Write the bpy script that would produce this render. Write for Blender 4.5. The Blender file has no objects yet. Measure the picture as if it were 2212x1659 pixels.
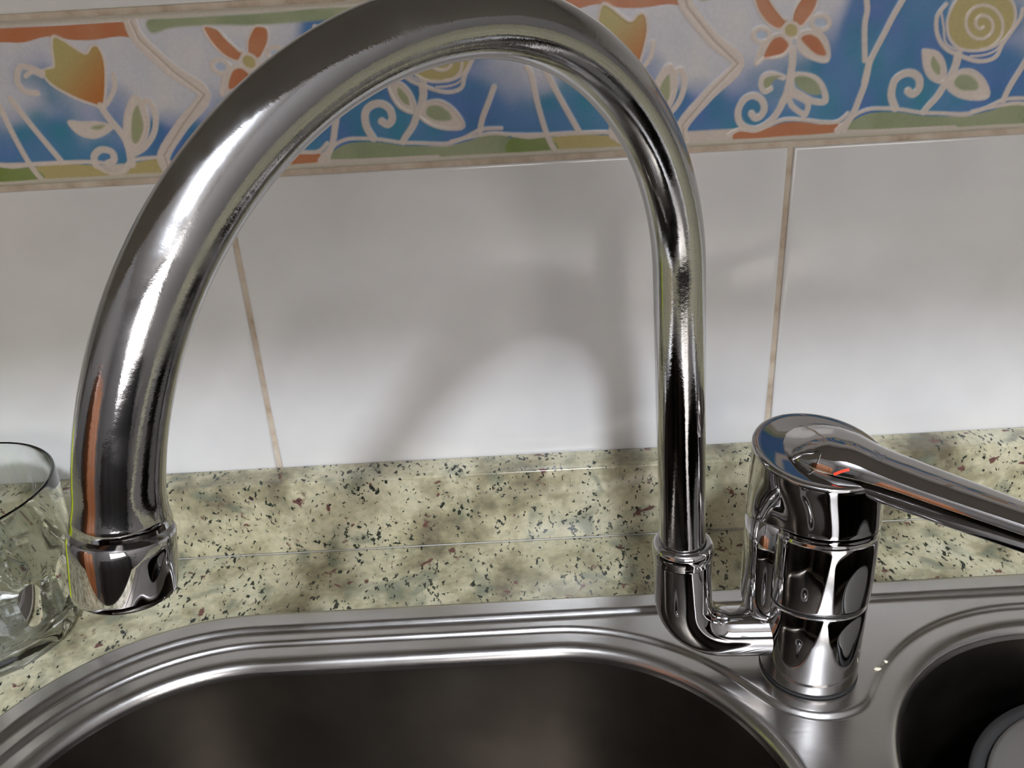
import bpy, bmesh, math, random, json
import numpy as np
from mathutils import Vector, Matrix

# ---------------------------------------------------------------- camera, world, light, exposure
scene = bpy.context.scene
COL = scene.collection
CAM_POS = Vector((0.0, -0.425, 0.2938)); PITCH, YAW, ROLL, FPX = 0.4459, -0.0088, 0.0589, 1850.0
def camera_basis():
    f = Vector((math.sin(YAW)*math.cos(PITCH), math.cos(YAW)*math.cos(PITCH), -math.sin(PITCH)))
    r = Vector((math.cos(YAW), -math.sin(YAW), 0)); d = f.cross(r)
    return math.cos(ROLL)*r + math.sin(ROLL)*d, -math.sin(ROLL)*r + math.cos(ROLL)*d, f
def make_camera():
    r, d, f = camera_basis()
    cam = bpy.data.cameras.new('camera'); o = bpy.data.objects.new('camera', cam); COL.objects.link(o)
    cam.sensor_fit = 'HORIZONTAL'; cam.sensor_width = 36.0; cam.lens = FPX/2212*36.0
    cam.clip_start = 0.01; cam.clip_end = 30
    u, b = -d, -f
    o.matrix_world = Matrix(((r.x, u.x, b.x, CAM_POS.x), (r.y, u.y, b.y, CAM_POS.y), (r.z, u.z, b.z, CAM_POS.z), (0, 0, 0, 1)))
    scene.camera = o
make_camera()
w = bpy.data.worlds.new('world'); scene.world = w; w.use_nodes = True
w.node_tree.nodes['Background'].inputs[0].default_value = (0.9, 0.85, 0.8, 1)
w.node_tree.nodes['Background'].inputs[1].default_value = 0.02
scene.view_settings.view_transform = 'Standard'; scene.view_settings.look = 'None'
scene.view_settings.gamma = 1; scene.view_settings.use_curve_mapping = False
scene.view_settings.exposure = 0.0
LAMP_POS = Vector((0.115, -1.30, 1.40)); LAMP_STRENGTH = 430.0
FILL_WIN = (-0.10, 1.25, 0.42, 1.35, -2.749); FILL_WIN_STRENGTH = 5.2

# ---------------------------------------------------------------- helpers
def empty(name, loc=(0, 0, 0)):
    o = bpy.data.objects.new(name, None); COL.objects.link(o); o.location = loc; o.empty_display_size = 0.02
    return o
def tag(o, label=None, cat=None, group=None, kind=None):
    if label: o['label'] = label
    if cat: o['category'] = cat
    if group: o['group'] = group
    if kind: o['kind'] = kind
    return o
def link_mesh(name, verts, faces, mats, parent=None, smooth=True, mat_idx=None):
    me = bpy.data.meshes.new(name)
    pl = Vector(parent.location) if parent is not None else Vector((0, 0, 0))
    me.from_pydata([tuple(Vector(v)-pl) for v in verts], [], faces)
    for m in (mats if isinstance(mats, (list, tuple)) else [mats]): me.materials.append(m)
    if mat_idx is not None: me.polygons.foreach_set('material_index', mat_idx)
    me.polygons.foreach_set('use_smooth', [bool(smooth)]*len(me.polygons))
    me.update()
    o = bpy.data.objects.new(name, me); COL.objects.link(o)
    if parent is not None: o.parent = parent
    return o
def from_bm(name, bm, mats, parent=None, smooth=False):
    bmesh.ops.recalc_face_normals(bm, faces=bm.faces)
    me = bpy.data.meshes.new(name)
    if parent is not None:
        bmesh.ops.translate(bm, verts=bm.verts, vec=-Vector(parent.location))
    bm.to_mesh(me); bm.free()
    for m in (mats if isinstance(mats, (list, tuple)) else [mats]): me.materials.append(m)
    me.polygons.foreach_set('use_smooth', [bool(smooth)]*len(me.polygons))
    o = bpy.data.objects.new(name, me); COL.objects.link(o)
    if parent is not None: o.parent = parent
    return o
def sharp(o, deg=35):
    bm = bmesh.new(); bm.from_mesh(o.data)
    a = math.radians(deg)
    for e in bm.edges:
        if len(e.link_faces) == 2 and e.calc_face_angle(0) > a: e.smooth = False
    bm.to_mesh(o.data); bm.free()
    return o
def box_bm(bm, x0, x1, y0, y1, z0, z1, bevel=0.0, seg=3):
    r = bmesh.ops.create_cube(bm, size=1)
    vs = r['verts']
    for v in vs:
        v.co = Vector((x0 + (v.co.x+.5)*(x1-x0), y0 + (v.co.y+.5)*(y1-y0), z0 + (v.co.z+.5)*(z1-z0)))
    if bevel > 0:
        es = list({e for v in vs for e in v.link_edges})
        bmesh.ops.bevel(bm, geom=es, offset=bevel, segments=seg, profile=0.5, affect='EDGES')
def box(name, x0, x1, y0, y1, z0, z1, mat, parent=None, bevel=0.0, seg=3):
    bm = bmesh.new(); box_bm(bm, x0, x1, y0, y1, z0, z1, bevel, seg)
    o = from_bm(name, bm, mat, parent, smooth=bevel > 0)
    return sharp(o, 40) if bevel > 0 else o
def loft(name, rings, mat, parent=None, cap0=True, cap1=True, closed=False):
    """rings: list of equal-length closed loops of points"""
    n = len(rings[0]); V = [p for r in rings for p in r]; F = []
    R = len(rings)
    for i in range(R if closed else R-1):
        a, b = i*n, ((i+1) % R)*n
        for j in range(n):
            k = (j+1) % n
            F.append((a+j, a+k, b+k, b+j))
    if not closed:
        if cap0: F.append(tuple(reversed(range(n))))
        if cap1: F.append(tuple(range((R-1)*n, R*n)))
    return link_mesh(name, V, F, mat, parent)
def lathe(name, prof, mat, parent=None, center=(0, 0, 0), n=96, tilt=0.0, cap0=False, cap1=False, rfun=None):
    """prof: (r, z) list. tilt: height change with y distance from the axis"""
    rings = []
    cx, cy, cz = center
    for (r, z) in prof:
        ring = []
        for j in range(n):
            a = 2*math.pi*j/n; rr = r if rfun is None else rfun(r, z, a)
            x, y = rr*math.cos(a), rr*math.sin(a)
            t = tilt(z) if callable(tilt) else tilt
            ring.append((cx+x, cy+y, cz+z+t*y))
        rings.append(ring)
    return loft(name, rings, mat, parent, cap0, cap1)
def tube(name, P, radii, mat, parent=None, n=64, cap0=True, cap1=True):
    P = [Vector(p) for p in P]
    T = []
    for i in range(len(P)):
        a = P[max(0, i-1)]; b = P[min(len(P)-1, i+1)]; T.append((b-a).normalized())
    u = T[0].orthogonal().normalized(); rings = []
    for i, p in enumerate(P):
        u = (u - T[i]*u.dot(T[i])).normalized(); v = T[i].cross(u)
        r = radii[i] if isinstance(radii, (list, tuple)) else radii
        rings.append([tuple(p + r*(math.cos(2*math.pi*j/n)*u + math.sin(2*math.pi*j/n)*v)) for j in range(n)])
    return loft(name, rings, mat, parent, cap0, cap1)

# ---------------------------------------------------------------- materials
def new_mat(name):
    m = bpy.data.materials.new(name); m.use_nodes = True
    return m, m.node_tree, m.node_tree.nodes['Principled BSDF']
def simple(name, col, rough=0.5, metal=0.0, coat=0.0, emit=None, strength=0.0, spec=None):
    m, nt, b = new_mat(name)
    b.inputs['Base Color'].default_value = (*col, 1); b.inputs['Roughness'].default_value = rough
    b.inputs['Metallic'].default_value = metal; b.inputs['Coat Weight'].default_value = coat
    b.inputs['Coat Roughness'].default_value = 0.05
    if spec is not None: b.inputs['Specular IOR Level'].default_value = spec
    if emit: b.inputs['Emission Color'].default_value = (*emit, 1); b.inputs['Emission Strength'].default_value = strength
    return m
def N(nt, t, **kw):
    n = nt.nodes.new(t)
    for k, v in kw.items():
        if k in ('inp',):
            for kk, vv in v.items(): n.inputs[kk].default_value = vv
        else: setattr(n, k, v)
    return n
def ramp(nt, src, stops, interp='LINEAR'):
    r = nt.nodes.new('ShaderNodeValToRGB'); r.color_ramp.interpolation = interp
    el = r.color_ramp.elements
    while len(el) < len(stops): el.new(0.5)
    for e, (p, c) in zip(el, stops): e.position = p; e.color = (*c, 1) if len(c) == 3 else c
    nt.links.new(src, r.inputs[0]); return r
def mixc(nt, fac, a, b):
    m = nt.nodes.new('ShaderNodeMix'); m.data_type = 'RGBA'
    L = nt.links
    for s, i in ((fac, 0), (a, 6), (b, 7)):
        if isinstance(s, (int, float)): m.inputs[i].default_value = s
        elif isinstance(s, tuple): m.inputs[i].default_value = (*s, 1)
        else: L.new(s, m.inputs[i])
    return m.outputs[2]
def obj_co(nt, scale=(1, 1, 1), rot=(0, 0, 0)):
    g = nt.nodes.new('ShaderNodeNewGeometry'); mp = nt.nodes.new('ShaderNodeMapping')
    mp.inputs['Scale'].default_value = scale; mp.inputs['Rotation'].default_value = rot
    nt.links.new(g.outputs['Position'], mp.inputs['Vector']); return mp.outputs[0]
def noise(nt, co, scale, detail=3, rough=0.5, dist=0.0):
    n = N(nt, 'ShaderNodeTexNoise', inp={'Scale': scale, 'Detail': detail, 'Roughness': rough, 'Distortion': dist})
    nt.links.new(co, n.inputs['Vector']); return n.outputs[0]

def mat_glaze():
    m, nt, b = new_mat('white_glaze')
    co = obj_co(nt)
    c = ramp(nt, noise(nt, co, 30, 2), [(0.3, (0.69, 0.68, 0.67)), (0.7, (0.74, 0.73, 0.72))])
    nt.links.new(c.outputs[0], b.inputs['Base Color'])
    b.inputs['Roughness'].default_value = 0.12; b.inputs['Specular IOR Level'].default_value = 0.5
    bu = N(nt, 'ShaderNodeBump', inp={'Strength': 0.25, 'Distance': 0.002}); nt.links.new(noise(nt, co, 18, 1), bu.inputs['Height'])
    nt.links.new(bu.outputs[0], b.inputs['Normal']); return m
def mat_grout():
    m, nt, b = new_mat('grout'); co = obj_co(nt)
    c = ramp(nt, noise(nt, co, 90, 4), [(0.25, (0.36, 0.27, 0.18)), (0.5, (0.55, 0.46, 0.36)), (0.8, (0.66, 0.60, 0.50))])
    nt.links.new(c.outputs[0], b.inputs['Base Color']); b.inputs['Roughness'].default_value = 0.8
    bu = N(nt, 'ShaderNodeBump', inp={'Strength': 0.5, 'Distance': 0.001}); nt.links.new(noise(nt, co, 600, 3), bu.inputs['Height'])
    nt.links.new(bu.outputs[0], b.inputs['Normal']); return m
def mat_decor():
    m, nt, b = new_mat('painted_glaze')
    a = N(nt, 'ShaderNodeVertexColor', layer_name='paint')
    co = obj_co(nt); g = ramp(nt, noise(nt, co, 700, 3), [(0.3, (0.93, 0.93, 0.93)), (0.7, (1.0, 1.0, 1.0))])
    mu = nt.nodes.new('ShaderNodeMix'); mu.data_type = 'RGBA'; mu.blend_type = 'MULTIPLY'; mu.inputs[0].default_value = 1
    nt.links.new(a.outputs[0], mu.inputs[6]); nt.links.new(g.outputs[0], mu.inputs[7])
    nt.links.new(mu.outputs[2], b.inputs['Base Color']); b.inputs['Roughness'].default_value = 0.3
    b.inputs['Specular IOR Level'].default_value = 0.4; return m
def mat_granite():
    m, nt, b = new_mat('speckled_granite'); co = obj_co(nt)
    base = ramp(nt, noise(nt, co, 24, 4, 0.6), [(0.32, (0.15, 0.13, 0.09)), (0.43, (0.33, 0.30, 0.20)), (0.53, (0.54, 0.50, 0.36)), (0.75, (0.68, 0.65, 0.52))])
    fine = ramp(nt, noise(nt, co, 260, 4, 0.6), [(0.3, (0.78, 0.80, 0.76)), (0.7, (1.08, 1.06, 1.0))])
    mu = nt.nodes.new('ShaderNodeMix'); mu.data_type = 'RGBA'; mu.blend_type = 'MULTIPLY'; mu.inputs[0].default_value = 1
    nt.links.new(base.outputs[0], mu.inputs[6]); nt.links.new(fine.outputs[0], mu.inputs[7])
    col = mu.outputs[2]
    # grey-green clouds
    f = ramp(nt, noise(nt, co, 45, 2, 0.5, 0.6), [(0.56, (0, 0, 0)), (0.68, (1, 1, 1))])
    fm = N(nt, 'ShaderNodeMath', operation='MULTIPLY'); nt.links.new(f.outputs[0], fm.inputs[0]); fm.inputs[1].default_value = 0.6
    col = mixc(nt, fm.outputs[0], col, (0.11, 0.14, 0.11))
    # maroon garnets
    mo = noise(nt, obj_co(nt, (1, 1, 1), (0.3, 0.5, 0.2)), 100, 3, 0.55, 0.3)
    f = ramp(nt, mo, [(0.645, (0, 0, 0)), (0.69, (1, 1, 1))]); col = mixc(nt, f.outputs[0], col, (0.13, 0.06, 0.05))
    # black flecks, clustered
    co2 = obj_co(nt, (1, 0.55, 0.8), (0.4, 0.2, 0.7))
    bl = noise(nt, co2, 420, 3, 0.55, 0.4)
    cl = noise(nt, co, 50, 2)
    ad = N(nt, 'ShaderNodeMath', operation='MULTIPLY_ADD'); nt.links.new(cl, ad.inputs[0]); ad.inputs[1].default_value = 0.35; nt.links.new(bl, ad.inputs[2])
    f = ramp(nt, ad.outputs[0], [(0.775, (0, 0, 0)), (0.825, (1, 1, 1))]); col = mixc(nt, f.outputs[0], col, (0.022, 0.028, 0.022))
    nt.links.new(col, b.inputs['Base Color'])
    b.inputs['Roughness'].default_value = 0.16; b.inputs['Specular IOR Level'].default_value = 0.45
    return m
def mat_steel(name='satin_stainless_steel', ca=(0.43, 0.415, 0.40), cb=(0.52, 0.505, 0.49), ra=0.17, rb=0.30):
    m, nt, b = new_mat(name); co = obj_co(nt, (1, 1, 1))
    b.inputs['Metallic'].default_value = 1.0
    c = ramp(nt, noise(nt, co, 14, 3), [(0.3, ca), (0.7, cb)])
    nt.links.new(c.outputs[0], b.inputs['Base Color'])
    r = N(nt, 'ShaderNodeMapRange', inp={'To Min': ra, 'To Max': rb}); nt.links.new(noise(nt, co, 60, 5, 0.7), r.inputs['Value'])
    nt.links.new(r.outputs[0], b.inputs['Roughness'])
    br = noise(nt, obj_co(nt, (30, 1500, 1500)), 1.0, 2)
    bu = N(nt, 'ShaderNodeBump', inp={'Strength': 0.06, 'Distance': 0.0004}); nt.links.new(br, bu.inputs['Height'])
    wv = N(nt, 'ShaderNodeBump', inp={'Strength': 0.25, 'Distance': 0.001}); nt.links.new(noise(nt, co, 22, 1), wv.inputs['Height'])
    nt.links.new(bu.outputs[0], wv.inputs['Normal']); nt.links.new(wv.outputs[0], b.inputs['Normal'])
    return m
def mat_chrome(name, base=0.62, r0=0.03, r1=0.06, film=False):
    m, nt, b = new_mat(name); co = obj_co(nt)
    b.inputs['Metallic'].default_value = 1.0; b.inputs['Base Color'].default_value = (base, base*0.985, base*0.985, 1)
    if film:     # dried water film: blotchy roughness
        n = ramp(nt, noise(nt, co, 26, 5, 0.62, 0.3), [(0.40, (r0,)*3), (0.52, (r0*1.8,)*3), (0.68, (r1,)*3)])
        nt.links.new(n.outputs[0], b.inputs['Roughness'])
        bu = N(nt, 'ShaderNodeBump', inp={'Strength': 0.10, 'Distance': 0.0004}); nt.links.new(noise(nt, co, 420, 4, 0.7), bu.inputs['Height'])
        wv = N(nt, 'ShaderNodeBump', inp={'Strength': 0.08, 'Distance': 0.002}); nt.links.new(noise(nt, co, 35, 1), wv.inputs['Height'])
        nt.links.new(bu.outputs[0], wv.inputs['Normal']); nt.links.new(wv.outputs[0], b.inputs['Normal'])
    else:
        n = N(nt, 'ShaderNodeMapRange', inp={'To Min': r0, 'To Max': r1}); nt.links.new(noise(nt, co, 60, 3), n.inputs['Value'])
        nt.links.new(n.outputs[0], b.inputs['Roughness'])
    return m
def mat_glass():
    m, nt, b = new_mat('clear_glass')
    b.inputs['Base Color'].default_value = (0.975, 0.995, 0.985, 1); b.inputs['Transmission Weight'].default_value = 1
    b.inputs['Roughness'].default_value = 0.0; b.inputs['IOR'].default_value = 1.5
    return m
def mat_wood(name, a, c, rough=0.4):
    m, nt, b = new_mat(name); co = obj_co(nt, (14, 14, 1.2))
    r = ramp(nt, noise(nt, co, 2.2, 4, 0.6, 0.8), [(0.3, a), (0.7, c)])
    nt.links.new(r.outputs[0], b.inputs['Base Color']); b.inputs['Roughness'].default_value = rough; return m
def mat_floor():
    m, nt, b = new_mat('floor_tile'); co = obj_co(nt)
    br = N(nt, 'ShaderNodeTexBrick', offset=0.0, inp={'Scale': 1.0, 'Brick Width': 0.33, 'Row Height': 0.33, 'Mortar Size': 0.004,
        'Color1': (0.34, 0.25, 0.18, 1), 'Color2': (0.38, 0.28, 0.20, 1), 'Mortar': (0.25, 0.22, 0.2, 1)})
    nt.links.new(co, br.inputs['Vector']); nt.links.new(br.outputs[0], b.inputs['Base Color']); b.inputs['Roughness'].default_value = 0.3
    return m
def mat_plaster(name, col):
    m, nt, b = new_mat(name); co = obj_co(nt)
    c = ramp(nt, noise(nt, co, 5, 3), [(0.3, tuple(x*0.96 for x in col)), (0.7, col)])
    nt.links.new(c.outputs[0], b.inputs['Base Color']); b.inputs['Roughness'].default_value = 1.0; return m
M = dict(glaze=mat_glaze(), grout=mat_grout(), decor=mat_decor(), granite=mat_granite(), steel=mat_steel(),
         chrome=mat_chrome('polished_chrome', 0.52, 0.02, 0.05), film=mat_chrome('water_marked_chrome', 0.47, 0.05, 0.27, True),
         glass=mat_glass(), bowl=mat_steel('shaded_bowl_steel', (0.085, 0.075, 0.065), (0.15, 0.13, 0.11), 0.24, 0.38), wood=mat_wood('orange_wood', (0.30, 0.10, 0.035), (0.42, 0.16, 0.06)), dark=simple('black_gap', (0.01, 0.01, 0.01), 0.6),  # bowl steel: shade of a person blocking the lamp is put into its colour
         ceil=mat_plaster('ceiling_paint', (0.55, 0.54, 0.53)), wallp=mat_plaster('wall_paint', (0.24, 0.225, 0.215)),
         floor=mat_floor(), silicone=simple('silicone', (0.36, 0.35, 0.31), 0.35),
         cabwhite=simple('dim_laminate', (0.33, 0.30, 0.28), 0.4), cabin=simple('cabinet_laminate', (0.30, 0.25, 0.21), 0.4), red=simple('red_enamel', (0.85, 0.06, 0.025), 0.4),
         etch=simple('etched_grey', (0.10, 0.10, 0.11), 0.5), lime=simple('lime_plastic', (0.60, 0.72, 0.01), 0.35),
         lamp=simple('lamp_glass', (0.9, 0.9, 0.9), 0.4, emit=(0.90, 0.97, 1.08), strength=LAMP_STRENGTH),
         pane_fill=simple('fill_window_pane', (0.9, 0.9, 0.9), 0.4, emit=(1.0, 0.95, 0.91), strength=FILL_WIN_STRENGTH),
         white=simple('white_plastic', (0.7, 0.7, 0.7), 0.4), potgrey=simple('brushed_aluminium', (0.15, 0.14, 0.125), 0.45, 0.25),
         potdark=simple('dark_enamel', (0.03, 0.03, 0.03), 0.35), crumb=simple('dried_food', (0.75, 0.70, 0.55), 0.8),
         handle=simple('handle_metal', (0.5, 0.5, 0.5), 0.3, 1.0))

# ---------------------------------------------------------------- room shell
XL, XR, YF, ZF, ZC = -1.55, 1.45, -2.75, -0.90, 1.53
def struct(name, *a):
    o = box(name, *a); tag(o, kind='structure'); return o
struct('floor', XL, XR, YF, 0.0, ZF-0.05, ZF, M['floor'])
struct('ceiling', XL, XR, YF, 0.0, ZC, ZC+0.05, M['ceil'])
struct('wall_left', XL-0.05, XL, YF, 0.0, ZF, ZC, M['wallp'])
struct('wall_right', XR, XR+0.05, YF, 0.0, ZF, ZC, M['wallp'])
struct('wall_front', XL, XR, YF-0.05, YF, ZF, ZC, M['wallp'])

# back wall: grout bed with glazed tiles in front of it, one mesh; the painted border is trim_1
ZB, ZT, TW, GX = 0.2117, 0.2880, 0.2791, -0.1398
def tile_verts(x0, x1, z0, z1, yb, yf, bev=0.0016, k=3):
    """pillow edged tile: rings from the wall outwards, then the face"""
    rings = []
    for i in range(k+1):
        a = math.pi/2*i/k; ins = bev*(1-math.cos(a)); y = yb + (yf-yb)*0.4 + (yf-yb)*0.6*math.sin(a)
        if i == 0: rings.append((0, yb))
        rings.append((ins, y))
    rings.append((bev*1.8, yf))
    V, F = [], []
    for ins, y in rings: V += [(x0+ins, y, z0+ins), (x1-ins, y, z0+ins), (x1-ins, y, z1-ins), (x0+ins, y, z1-ins)]
    for i in range(len(rings)-1):
        for j in range(4): F.append((i*4+j, i*4+(j+1) % 4, i*4+4+(j+1) % 4, i*4+4+j))
    n = (len(rings)-1)*4; F.append((n, n+1, n+2, n+3)); return V, F
def build_back_wall():
    V, F, MI = [], [], []
    def add(v, f, mi):
        o = len(V); V.extend(v); F.extend([tuple(i+o for i in q) for q in f]); MI.extend([mi]*len(f))
    yg = 0.0012
    add([(XL, yg, ZF), (XR, yg, ZF), (XR, yg, ZC), (XL, yg, ZC), (XL, 0.05, ZF), (XR, 0.05, ZF), (XR, 0.05, ZC), (XL, 0.05, ZC)],
        [(0, 1, 2, 3), (7, 6, 5, 4), (0, 4, 5, 1), (2, 6, 7, 3), (0, 3, 7, 4), (1, 5, 6, 2)], 1)
    g = 0.0015
    x = GX - 6*TW
    rows = [(ZB-0.2000*k, ZB-0.2000*(k-1), 0.0) for k in range(1, 3)] + [(ZT+0.2*k, ZT+0.2*(k+1), TW/2) for k in range(0, 6)]
    for z0, z1, off in rows:
        for i in range(-6, 8):
            a, b = GX+i*TW+off, GX+(i+1)*TW+off
            a, b = max(a, XL), min(b, XR)
            if b-a < 0.01: continue
            v, f = tile_verts(a+g, b-g, z0+g, min(z1-g, ZC-g), yg, -0.0003); add(v, f, 0)
    o = link_mesh('wall_back', V, F, [M['glaze'], M['grout']], None, True, MI)
    tag(sharp(o, 50), kind='structure')
build_back_wall()

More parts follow.
